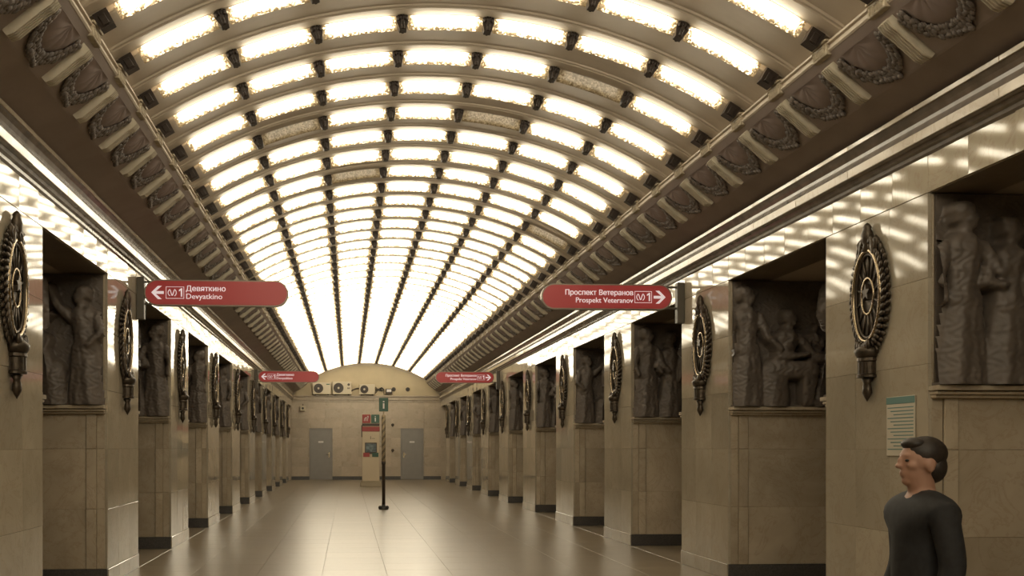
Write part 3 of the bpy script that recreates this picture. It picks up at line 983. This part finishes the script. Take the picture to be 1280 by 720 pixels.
def sign(side, Y, zc, w, l1, l2, label, left_arrow):
    """side: wall it is bracketed from"""
    h = .335
    gap = .17 if side > 0 else .10
    xc = side * (HW - gap - w / 2)
    P = empty('direction_sign', (xc, Y, zc))
    tag(P, label, 'sign', 'red direction signs')
    m = MB(); m.prism(pill(w, h), -.05, .05, M=RX90); m.build('case', M_SIGNGREY, P)
    m = MB(); m.prism(pill(w - .035, h - .035), .05, .058, M=RX90); m.build('red_panel', M_RED, P)
    yf = -.060
    a = -1 if left_arrow else 1
    ax = a * (w / 2 - .165)
    # arrow: head of two bars and a shaft
    m = MB()
    m.prism([(a * .075, 0), (a * -.01, .085), (a * -.06, .085), (a * .015, .018), (a * -.085, .018), (a * -.085, -.018), (a * .015, -.018), (a * -.06, -.085), (a * -.01, -.085)][::a], 0, .003, M=RX90)
    o = m.build('arrow', M_LETTER, P); o.location = (ax, yf + .002, 0)
    # line badge: frame, round-bracketed mark and the figure 1
    bx = ax - a * .225
    m = MB(); W2, H2, t = .115, .077, .006
    for (x0, x1, y0, y1) in ((-W2, W2, H2 - t, H2), (-W2, W2, -H2, -H2 + t), (-W2, -W2 + t, -H2 + t, H2 - t), (W2 - t, W2, -H2 + t, H2 - t)):
        m.box(x0, x1, y0, y1, 0, .003, M=RX90)
    o = m.build('badge_frame', M_LETTER, P); o.location = (bx, yf + .002, 0)
    m = MB()
    for q in (-1, 1):
        m.tube([(q * .052 * math.cos(t), 0, .05 * math.sin(t)) for t in np.linspace(-1.0, 1.0, 9)], .0055, 5)
    m.tube([(-.026, 0, .034), (-.004, 0, -.036), (.004, 0, -.036), (.026, 0, .034)], .006, 5)
    o = m.build('metro_mark', M_LETTER, P); o.location = (bx - .035, yf, 0)
    m = MB(); m.prism([(.012, -.052), (.030, -.052), (.030, .056), (.016, .056), (-.012, .036), (-.012, .016), (.012, .030)], 0, .003, M=RX90)
    o = m.build('line_number', M_LETTER, P); o.location = (bx + .062, yf + .002, 0)
    # two lines of lettering
    al = 'LEFT' if left_arrow else 'RIGHT'
    tx = bx - a * .135
    put_text('cyrillic_lettering', l1[0], tx, .022, yf, .098, M_LETTER, P, al, .0020, l1[1])
    put_text('latin_lettering', l2[0], tx, -.078, yf, .098, M_LETTER, P, al, .0012, l2[1])
    # wall post and arms
    xw = side * (HW - .004) - xc
    x0 = side * (w / 2 - .10)
    m = MB(); m.box(xw - side * .095, xw, -.06, .06, -.34, .20, .006); m.build('wall_post', M_POST, P)
    for z in (-.14, .14):
        m = MB(); m.box(x0, xw - side * .09, -.02, .02, z - .012, z + .012, .003); m.build('bracket_arm', M_POST, P)
    return P
YS1, YS2 = Y0 + PITCH - .09, Y0 + 5 * PITCH - .09
DEV = (('Девяткино', .50), ('Devyatkino', .455))
PRO = (('Проспект Ветеранов', .90), ('Prospekt Veteranov', .76))
sign(-1, YS1, 3.525, 1.83, *DEV, 'large near red sign reading Девяткино Devyatkino with arrow pointing left', True)
sign(1, YS1, 3.525, 1.74, *PRO, 'large near red sign reading Проспект Ветеранов with arrow pointing right', False)
sign(-1, YS2, 3.59, 1.76, *DEV, 'small far red sign reading Девяткино Devyatkino near the end wall', True)
sign(1, YS2, 3.59, 1.72, *PRO, 'small far red sign reading Проспект Ветеранов near the end wall', False)

# ------------------------------------------------------------------ end wall, lunette, doors
ew = box('wall_end', -6.4, 6.4, END + .03, END + .33, -.1, 6, M_ENDW)
tag(ew, 'end wall of cream marble slabs closing the hall', kind='structure')
DOORS = ((-2.72, -1.62), (1.63, 2.73))
DH = 2.45
cw = 2 * HW / 9
rows = [0.16, .62, 1.08, 1.54, 2.0, 2.46, 2.92, 3.38, 3.70]
for c in range(9):
    x0 = -HW + c * cw; x1 = x0 + cw
    for q in range(len(rows) - 1):
        z0, z1 = rows[q], rows[q + 1]
        segs = [(x0, x1)]
        if z0 < DH:
            for d0, d1 in DOORS:
                ns = []
                for a, b2 in segs:
                    if b2 <= d0 or a >= d1: ns.append((a, b2)); continue
                    if a < d0 - .03: ns.append((a, d0))
                    if b2 > d1 + .03: ns.append((d1, b2))
                segs = ns
        for a, b2 in segs:
            box('marble_slab', a + .002, b2 - .002, END, END + .04, z0 + .002, z1 - .002, M_ENDW, ew, .002, ew.location)
bsegs = [(-HW, DOORS[0][0]), (DOORS[0][1], DOORS[1][0]), (DOORS[1][1], HW)]
for q, (a, b2) in enumerate(bsegs):
    o = box('baseboard_end_%d' % (q + 1), a, b2, END - .02, END + .03, 0, .16, M_BASE)
    tag(o, 'dark granite base strip along the end wall, %s piece' % ('left', 'middle', 'right')[q], kind='structure')
m = MB()
for d, z0, z1 in ((.03, 3.70, 3.80), (.09, 3.80, 3.87), (.05, 3.87, 3.96), (.14, 3.96, 4.02)):
    m.box(-HW, HW, END - d, END + .03, z0, z1, .006)
o = m.build('trim_5', M_ENDW); tag(o, 'cream moulding across the end wall above the doors', kind='structure')
# lunette under the vault
pts = [(-3.5, 4.0)]
for i in range(33):
    t = -1 + 2 * i / 32
    x = 3.0 * t
    pts.append((x, 4.62 + .83 * (1 - t * t)))
pts.append((3.5, 4.0))
m = MB(); m.prism([(x, z) for x, z in pts], -END - .03, -END + .012, M=Matrix(((1, 0, 0, 0), (0, 0, -1, 0), (0, 1, 0, 0), (0, 0, 0, 1))))
o = m.build('wall_lunette', M_LUNETTE); recalc(o.data)
tag(o, 'cream painted arched field of the end wall above the moulding', kind='structure')
for q, (d0, d1) in enumerate(DOORS):
    D = empty('door_%d' % (q + 1), ((d0 + d1) / 2, END, 0)); w = (d1 - d0) / 2
    tag(D, '%s grey steel door in the end wall' % ('left', 'right')[q], 'door', kind='structure')
    m = MB(); m.box(-w, -w + .06, -.02, .06, 0, DH, .004); m.box(w - .06, w, -.02, .06, 0, DH, .004); m.box(-w + .06, w - .06, -.02, .06, DH - .06, DH, .004)
    m.build('door_frame', M_DOOR, D)
    m = MB(); m.box(-w + .065, w - .065, -.005, .04, .01, DH - .065, .004); lf = m.build('door_leaf', M_DOOR, D)
    hx = (w - .16) * (1 if q == 0 else -1)
    m = MB(); m.box(hx - .03, hx + .03, -.02, -.004, 1.05, 1.30, .003); m.tube([(hx, -.02, 1.2), (hx, -.06, 1.2), (hx - math.copysign(.12, hx), -.06, 1.2)], .012, 6); m.build('door_handle', M_RING, lf)
    m = MB(); m.box(-.12, .12, -.012, -.004, 1.76, 1.84, .002); m.build('door_plate', M_PRINT, lf)

# ------------------------------------------------------------------ things on the end wall
def ac_unit(xc, w, h, label, logo):
    P = empty('air_conditioner', (xc, END - .17, 4.06))
    tag(P, label, 'air conditioner', 'outdoor air conditioner units')
    m = MB(); m.box(-w / 2, w / 2, -.15, .13, 0, h, .015); body = m.build('casing', M_WHITE, P)
    r = h * .40; cx = -w / 2 + r + .05
    m = MB(); m.lathe([(r, 0), (r, .012), (r - .02, .012), (r - .02, .004), (0, .004)], 28, M=Matrix.Translation((cx, -.15, h / 2)) @ RX90); m.build('fan_opening', M_FAN, P)
    m = MB()
    for k in range(1, 5):
        m.tube([(cx + r * k / 5 * math.cos(t), -.165, h / 2 + r * k / 5 * math.sin(t)) for t in np.linspace(0, 2 * math.pi, 25)[:-1]], .004, 4, True)
    for k in range(8):
        t = math.pi * k / 4
        m.tube([(cx, -.165, h / 2), (cx + r * math.cos(t), -.165, h / 2 + r * math.sin(t))], .004, 4)
    m.build('fan_grille', M_BLACK, P)
    m = MB(); m.lathe([(.05, 0), (.05, .02), (0, .03)], 14, M=Matrix.Translation((cx, -.155, h / 2)) @ RX90); m.build('fan_hub', M_WHITE, P)
    if logo == 1:
        m = MB(); m.box(w / 2 - .22, w / 2 - .06, -.155, -.149, h - .11, h - .07); m.build('name_badge', M_GREEN, P)
    elif logo == 2:
        m = MB(); m.lathe([(.06, 0), (.06, .006), (0, .006)], 14, M=Matrix.Translation((w / 2 - .13, -.15, h - .14)) @ RX90); m.build('round_badge', M_FAN, P)
        m = MB()
        for q in range(3): m.box(w / 2 - .19 + q * .045, w / 2 - .16 + q * .045, -.155, -.149, h * .42, h * .54)
        m.build('name_badge', M_FAN, P)
    for q in (-1, 1):
        m = MB(); m.box(q * w * .35 - .03, q * w * .35 + .03, -.13, .13, -.04, 0, .004); m.build('foot', M_FAN, P)
ac_unit(-2.12, .86, .56, 'left air conditioner unit with green badge on the end wall ledge', 1)
ac_unit(-1.17, .90, .60, 'middle air conditioner unit with round badge on the end wall ledge', 2)
ac_unit(.02, .74, .48, 'right and smallest air conditioner unit on the end wall ledge', 0)
m = MB(); m.tube([(-.72, END - .05, 4.22), (-.66, END - .06, 4.27), (-.55, END - .06, 4.33), (-.44, END - .08, 4.36), (-.36, END - .1, 4.34)], .03, 8)
tag(m.build('pipe_bundle', M_FAN, None, True), 'short dark pipe bundle between two air conditioner units', 'pipe')
m = MB()
rr = random.Random(2)
for q in range(4):
    m.tube([(.42, END - .08, 4.12 + .1 * q), (.52, END - .06, 4.2 + .06 * q + rr.uniform(-.05, .05)), (.62, END - .08, 4.36 - .04 * q), (.72, END - .07, 4.30)], .016, 6)
m.tube([(.72 + .07 * math.cos(t), END - .07, 4.31 + .07 * math.sin(t)) for t in np.linspace(0, 6.28, 16)[:-1]], .03, 6, True)
tag(m.build('cable_coil', M_BLACK, None, True), 'coiled black cables right of the smallest air conditioner', 'cable')
for q, (x, lb) in enumerate(((1.30, 'left round dark vent in the cream lunette'), (1.97, 'right round dark vent in the cream lunette'))):
    P = empty('wall_vent', (x, END - .012, 4.32)); tag(P, lb, 'vent', 'round vents')
    m = MB(); m.lathe([(.10, 0), (.10, .03), (.075, .035), (.07, .01), (0, .01)], 18, M=RX90); m.build('rim', M_FAN, P)
    m = MB(); m.lathe([(.04, .01), (.04, .035), (0, .04)], 12, M=RX90); m.build('core', M_BLACK, P)
P = empty('floodlight', (1.07, END - .15, 4.06)); tag(P, 'small dark floodlight with pale glass on the end wall ledge', 'floodlight')
m = MB(); m.box(-.16, .16, -.06, .06, .05, .28, .015); m.build('housing', M_FAN, P)
m = MB(); m.box(-.11, .11, -.068, -.058, .12, .25, .004); m.build('glass', M_PRINT, P)
m = MB(); m.box(-.26, -.23, -.02, .02, 0, .27, .003); m.box(-.23, .18, -.02, .02, 0, .025, .003); m.build('bracket', M_FAN, P)
P = empty('security_camera', (-3.02, END, 3.42)); P.scale = (1.35, 1.35, 1.35); tag(P, 'small pale security camera box at upper left of the end wall', 'camera')
m = MB(); m.box(-.09, .09, -.16, 0, -.11, .08, .012); m.build('housing', M_WHITE, P)
m = MB(); m.tube([(0, 0, .12), (0, -.06, .12), (0, -.08, .07)], .02, 6); m.build('bracket', M_FAN, P)
m = MB(); m.lathe([(.04, 0), (.04, .02), (0, .02)], 12, M=Matrix.Translation((0, -.16, -.02)) @ RX90); m.build('lens', M_BLACK, P)
for q, (z, lb) in enumerate(((2.62, 'upper small dark bell on the end wall beside the right door'), (1.40, 'lower small dark bell on the end wall beside the right door'))):
    P = empty('wall_bell', (1.25, END, z)); tag(P, lb, 'bell', 'small wall bells')
    m = MB(); m.lathe([(.07, 0), (.07, .02), (.05, .045), (0, .055)], 14, M=RX90); m.build('dome', M_FAN, P, True)
    m = MB(); m.box(-.02, .02, -.03, 0, -.10, -.06, .004); m.build('clip', M_FAN, P)

# ------------------------------------------------------------------ information kiosk
def px(x, y_img, depth):
    """world x,z of a pixel at camera depth (used only to lay out distances)"""
    r = (x - 533.6) / 1400 * depth
    X = r * math.cos(.07) + depth * math.sin(.07) + CAMX
    Y = depth * math.cos(.07) - r * math.sin(.07)
    return X, Y, CAMZ - (y_img - 559) / 1400 * depth
kx, ky, _ = px(463.5, 608, 44.3)
K = empty('information_kiosk', (kx, ky, 0))
tag(K, 'ivory information kiosk with red and green header squares near the end wall', 'kiosk')
m = MB(); m.box(-.34, .34, -.16, .16, .22, 2.85, .012); m.build('cabinet', M_KIOSK, K)
m = MB(); m.box(-.42, .42, -.24, .22, 0, .16, .012); m.box(-.38, .38, -.2, .19, .16, .22, .008); m.build('base', M_KBASE, K)
m = MB(); m.box(-.335, -.012, -.172, -.158, 2.50, 2.84, .004); hr = m.build('header_square', M_REDP, K)
m = MB(); m.box(.012, .335, -.172, -.158, 2.50, 2.84, .004); hg = m.build('header_square', M_GREEN, K)
m = MB()
for q in range(3):
    m.tube([(-.26 + q * .06, -.176, 2.58), (-.25 + q * .06, -.176, 2.66 + .03 * (q % 2)), (-.20 + q * .05, -.176, 2.74)], .012, 5)
m.lathe([(.025, 0), (.025, .004), (0, .004)], 10, M=Matrix.Translation((-.12, -.173, 2.76)) @ RX90)
m.build('metro_pictogram', M_PRINT, hr)
put_text('info_letter', 'i', .175, 2.56, -.176, .34, M_PRINT, hg, 'CENTER', .006)
m = MB(); m.box(-.34, .34, -.172, -.158, 2.38, 2.485, .004); m.build('dark_band', M_FAN, K)
m = MB(); m.box(-.345, .345, -.176, -.158, 2.17, 2.36, .004); m.build('red_band', M_REDP, K)
m = MB(); m.box(-.02, .0, -.168, -.158, 1.86, 1.98); m.box(.03, .16, -.168, -.158, 1.885, 1.90); m.build('small_logo', M_FAN, K)
m = MB(); m.box(-.235, .235, -.178, -.158, 1.28, 1.73, .006); sc = m.build('screen_frame', M_FAN, K)
m = MB(); m.box(-.20, .20, -.184, -.176, 1.36, 1.69, .003); m.build('screen', M_SCREEN, sc)
m = MB(); m.box(-.30, -.05, -.186, -.158, 1.17, 1.33, .004); m.build('call_panel', M_REDP, K)
m = MB(); m.box(.05, .30, -.186, -.158, 1.17, 1.33, .004); m.build('call_panel', M_GREEN, K)
m = MB(); m.box(-.375, -.34, -.10, .06, 1.95, 2.42, .004); m.build('side_box', M_FAN, K)

# ------------------------------------------------------------------ information pole
qx, qy, _ = px(479.5, 636, 27.9)
P = empty('information_pole', (qx, qy, 0)); tag(P, 'slim striped pole with a green i sign standing in the middle of the floor', 'pole')
m = MB(); m.lathe([(.12, 0), (.12, .02), (.09, .05), (.05, .09), (.045, .12)], 16)
for sx in (-1, 1): m.ball((sx * .085, -.03, .05), (.05, .06, .05), 8, 5)
m.build('foot', M_BLACK, P, True)
m = MB(); m.lathe([(.042, .09), (.042, 1.12), (.052, 1.13), (.052, 1.20)], 14); m.build('lower_tube', M_FAN, P, True)
m = MB(); m.lathe([(.046, 1.18), (.046, 2.33), (.03, 2.36), (.015, 2.36), (.015, 2.46)], 14); up = m.build('upper_tube', M_TAN, P, True)
m = MB()
for t0 in (0, math.pi):
    n = 60; v = []; f = []
    for i in range(n + 1):
        z = 1.20 + 1.10 * i / n
        for da in (-.75, -.25, .25, .75):
            a = t0 + 2 * math.pi * 3.2 * i / n + da
            v.append((.0475 * math.cos(a), .0475 * math.sin(a), z))
    for i in range(n):
        for q in range(3): f.append((i * 4 + q, i * 4 + q + 1, i * 4 + q + 5, i * 4 + q + 4))
    m.add(v, f)
m.build('spiral_stripe', M_BLACK, up)
m = MB(); m.box(-.115, .115, -.02, .02, 2.44, 2.78, .006); sg = m.build('sign_plate', M_GREEN, P)
put_text('info_letter', 'i', 0, 2.51, -.024, .30, M_PRINT, sg, 'CENTER', .006)

# ------------------------------------------------------------------ notice on the nearest right pylon
P = empty('wall_notice', (HW - .004, 8.70, 1.5)); tag(P, 'paper notice with teal heading on the nearest right pylon', 'notice')
m = MB(); m.box(-.008, 0, -.23, .23, -.02, .46, .002); m.build('sheet', M_PAPER, P)
m = MB(); m.box(-.011, -.007, -.23, .23, .40, .455, .001); m.build('heading', M_TEAL, P)
m = MB()
for q in range(13):
    m.box(-.0095, -.007, -.21, .21 - .05 * (q % 3), .365 - q * .028, .373 - q * .028)
o = m.build('print_lines', M_TEAL, P); o['kind'] = 'stuff'

# ------------------------------------------------------------------ person at the right, in profile facing left
def skin_mesh(nodes, edges, mat, levels=2, name='body'):
    me = bpy.data.meshes.new(name)
    me.from_pydata([n[0] for n in nodes], edges, [])
    o = bpy.data.objects.new(name, me); COL.objects.link(o)
    sm = o.modifiers.new('skin', 'SKIN'); sm.use_smooth_shade = True
    sv = me.skin_vertices[0].data
    for i, n in enumerate(nodes):
        r = n[1]
        sv[i].radius = r if hasattr(r, '__len__') else (r, r)
        sv[i].use_root = (i == 0)
    ss = o.modifiers.new('sub', 'SUBSURF'); ss.levels = levels; ss.render_levels = levels
    dg = bpy.context.evaluated_depsgraph_get(); dg.update()
    out = bpy.data.meshes.new_from_object(o.evaluated_get(dg))
    bpy.data.objects.remove(o, do_unlink=True)
    out.materials.clear(); out.materials.append(mat)
    for p in out.polygons: p.use_smooth = True
    return out
def person(x, y, label):
    P = empty('person', (x, y, 0), math.pi / 2 * 1.0)
    # local: faces +y before the turn (turned to -x), x = right/left
    tag(P, label, 'person')
    n = [((0, 0, .88), (.12, .10)), ((0, 0, 1.02), (.125, .095)), ((0, .005, 1.18), (.14, .10)), ((0, -.005, 1.29), (.13, .085)), ((0, 0, 1.36), (.052, .052)), ((0, .02, 1.42), (.058, .064)), ((0, .022, 1.48), (.072, .086)), ((0, .01, 1.545), (.068, .082)), ((0, .0, 1.575), (.04, .05))]
    e = [(i, i + 1) for i in range(8)]
    for s in (-1, 1):
        b = len(n)
        n += [((s * .085, 0, .82), (.085, .085)), ((s * .09, .02 * s, .48), (.058, .06)), ((s * .09, -.03 + .06 * s, .09), (.042, .045)), ((s * .095, .04 + .06 * s, .04), (.04, .035)), ((s * .10, .13 + .06 * s, .03), (.035, .025))]
        e += [(0, b), (b, b + 1), (b + 1, b + 2), (b + 2, b + 3), (b + 3, b + 4)]
        b = len(n)
        n += [((s * .175, 0, 1.27), (.052, .052)), ((s * .215, -.03, 1.02), (.042, .042)), ((s * .20, .09, .80), (.028, .03)), ((s * .195, .125, .745), (.036, .018)), ((s * .193, .14, .71), (.034, .015))]
        e += [(3, b), (b, b + 1), (b + 1, b + 2), (b + 2, b + 3), (b + 3, b + 4)]
        h = b + 4
        for q in range(4):       # fingers, slightly curled
            c = len(n); fy = .14 + (q - 1.5) * .018
            ln = (.062, .075, .07, .055)[q]
            n += [((s * .193, fy, .695), (.0085, .0085)), ((s * .190, fy + .006, .695 - ln * .5), (.008, .008)), ((s * .178, fy + .008, .695 - ln), (.0068, .0068))]
            e += [(h, c), (c, c + 1), (c + 1, c + 2)]
        c = len(n)               # thumb from the side of the palm
        n += [((s * .18, .155, .735), (.010, .010)), ((s * .172, .18, .715), (.009, .009)), ((s * .168, .188, .69), (.0075, .0075))]
        e += [(b + 3, c), (c, c + 1), (c + 1, c + 2)]
    P.scale = (.995, .995, .995)
    # head modelled on the same mesh: skull, jaw, brow, nose, lips, chin and ears melt into one surface
    m = MB()
    m.ball((0, .0, 1.505), (.076, .095, .088), 24, 16)
    m.ball((0, .038, 1.45), (.056, .056, .064), 20, 14); m.ball((0, .066, 1.408), (.030, .026, .022), 14, 10)
    m.ball((0, .080, 1.522), (.046, .016, .012), 14, 8)
    m.ball((0, .098, 1.490), (.0105, .016, .026), 12, 10); m.ball((0, .106, 1.474), (.015, .018, .012), 12, 8)
    m.ball((0, .090, 1.444), (.022, .011, .0075), 12, 8); m.ball((0, .088, 1.432), (.020, .011, .0075), 12, 8)
    for sx in (-1, 1):
        m.ball((sx * .042, .062, 1.476), (.022, .024, .022), 12, 8); m.ball((sx * .076, -.002, 1.478), (.011, .024, .034), 12, 8)
    m.tube([(0, -.01, 1.30), (0, -.002, 1.37), (0, .008, 1.44)], [.062, .056, .058], 16)
    sk = skin_mesh(n, e, M_SKIN)
    vv = [tuple(q.co) for q in sk.vertices]; ff = [tuple(q.vertices) for q in sk.polygons]
    m.add(vv, ff)
    raw = bpy.data.objects.new('raw', m.mesh(M_SKIN)); COL.objects.link(raw)
    rm = raw.modifiers.new('r', 'REMESH'); rm.mode = 'VOXEL'; rm.voxel_size = .006
    sm_ = raw.modifiers.new('s', 'SMOOTH'); sm_.factor = .5; sm_.iterations = 3
    dg = bpy.context.evaluated_depsgraph_get(); dg.update()
    bme = bpy.data.meshes.new_from_object(raw.evaluated_get(dg))
    bpy.data.objects.remove(raw, do_unlink=True)
    bme.materials.clear()
    for q in bme.polygons: q.use_smooth = True
    link('body', bme, M_SKIN, P)
    m = MB()
    for sx in (-1, 1): m.ball((sx * .031, .083, 1.499), (.013, .009, .006), 10, 8)
    m.build('eyes', M_BLACK, P, True)
    m = MB(); m.ball((0, -.016, 1.530), (.084, .098, .078), 24, 14); m.ball((0, -.050, 1.470), (.072, .060, .075), 20, 12); m.ball((0, .034, 1.572), (.062, .056, .030), 20, 10)
    m.build('hair', M_HAIR, P, True)
    cn = [((0, 0, 1.0), (.16, .135)), ((0, 0, 1.16), (.165, .13)), ((0, -.005, 1.29), (.15, .105)), ((0, -.004, 1.385), (.078, .080)), ((0, 0, .85), (.165, .145)), ((0, 0, .66), (.17, .155))]
    ce = [(0, 1), (1, 2), (2, 3), (0, 4), (4, 5)]
    for s in (-1, 1):
        b = len(cn)
        cn += [((s * .185, 0, 1.27), (.07, .072)), ((s * .225, -.03, 1.02), (.06, .062)), ((s * .208, .075, .83), (.047, .05))]
        ce += [(2, b), (b, b + 1), (b + 1, b + 2)]
    link('coat', skin_mesh(cn, ce, M_COAT), None, P)
    tn = [((0, 0, .84), (.13, .115))]; te = []
    for s in (-1, 1):
        b = len(tn)
        tn += [((s * .088, 0, .76), (.10, .10)), ((s * .09, .02 * s, .48), (.078, .08)), ((s * .09, -.03 + .06 * s, .10), (.066, .07))]
        te += [(0, b), (b, b + 1), (b + 1, b + 2)]
    link('trousers', skin_mesh(tn, te, M_TROUS), None, P)
    for s in (-1, 1):
        sn = [((s * .092, -.045 + .06 * s, .05), (.045, .048)), ((s * .097, .04 + .06 * s, .045), (.046, .042)), ((s * .10, .15 + .06 * s, .035), (.04, .032))]
        link('shoe', skin_mesh(sn, [(0, 1), (1, 2)], M_SHOE), None, P)
    return P
hx_, hy_, _ = px(1152, 559, 5.0)
person(hx_, hy_, 'person in a dark coat standing in profile at the right edge')
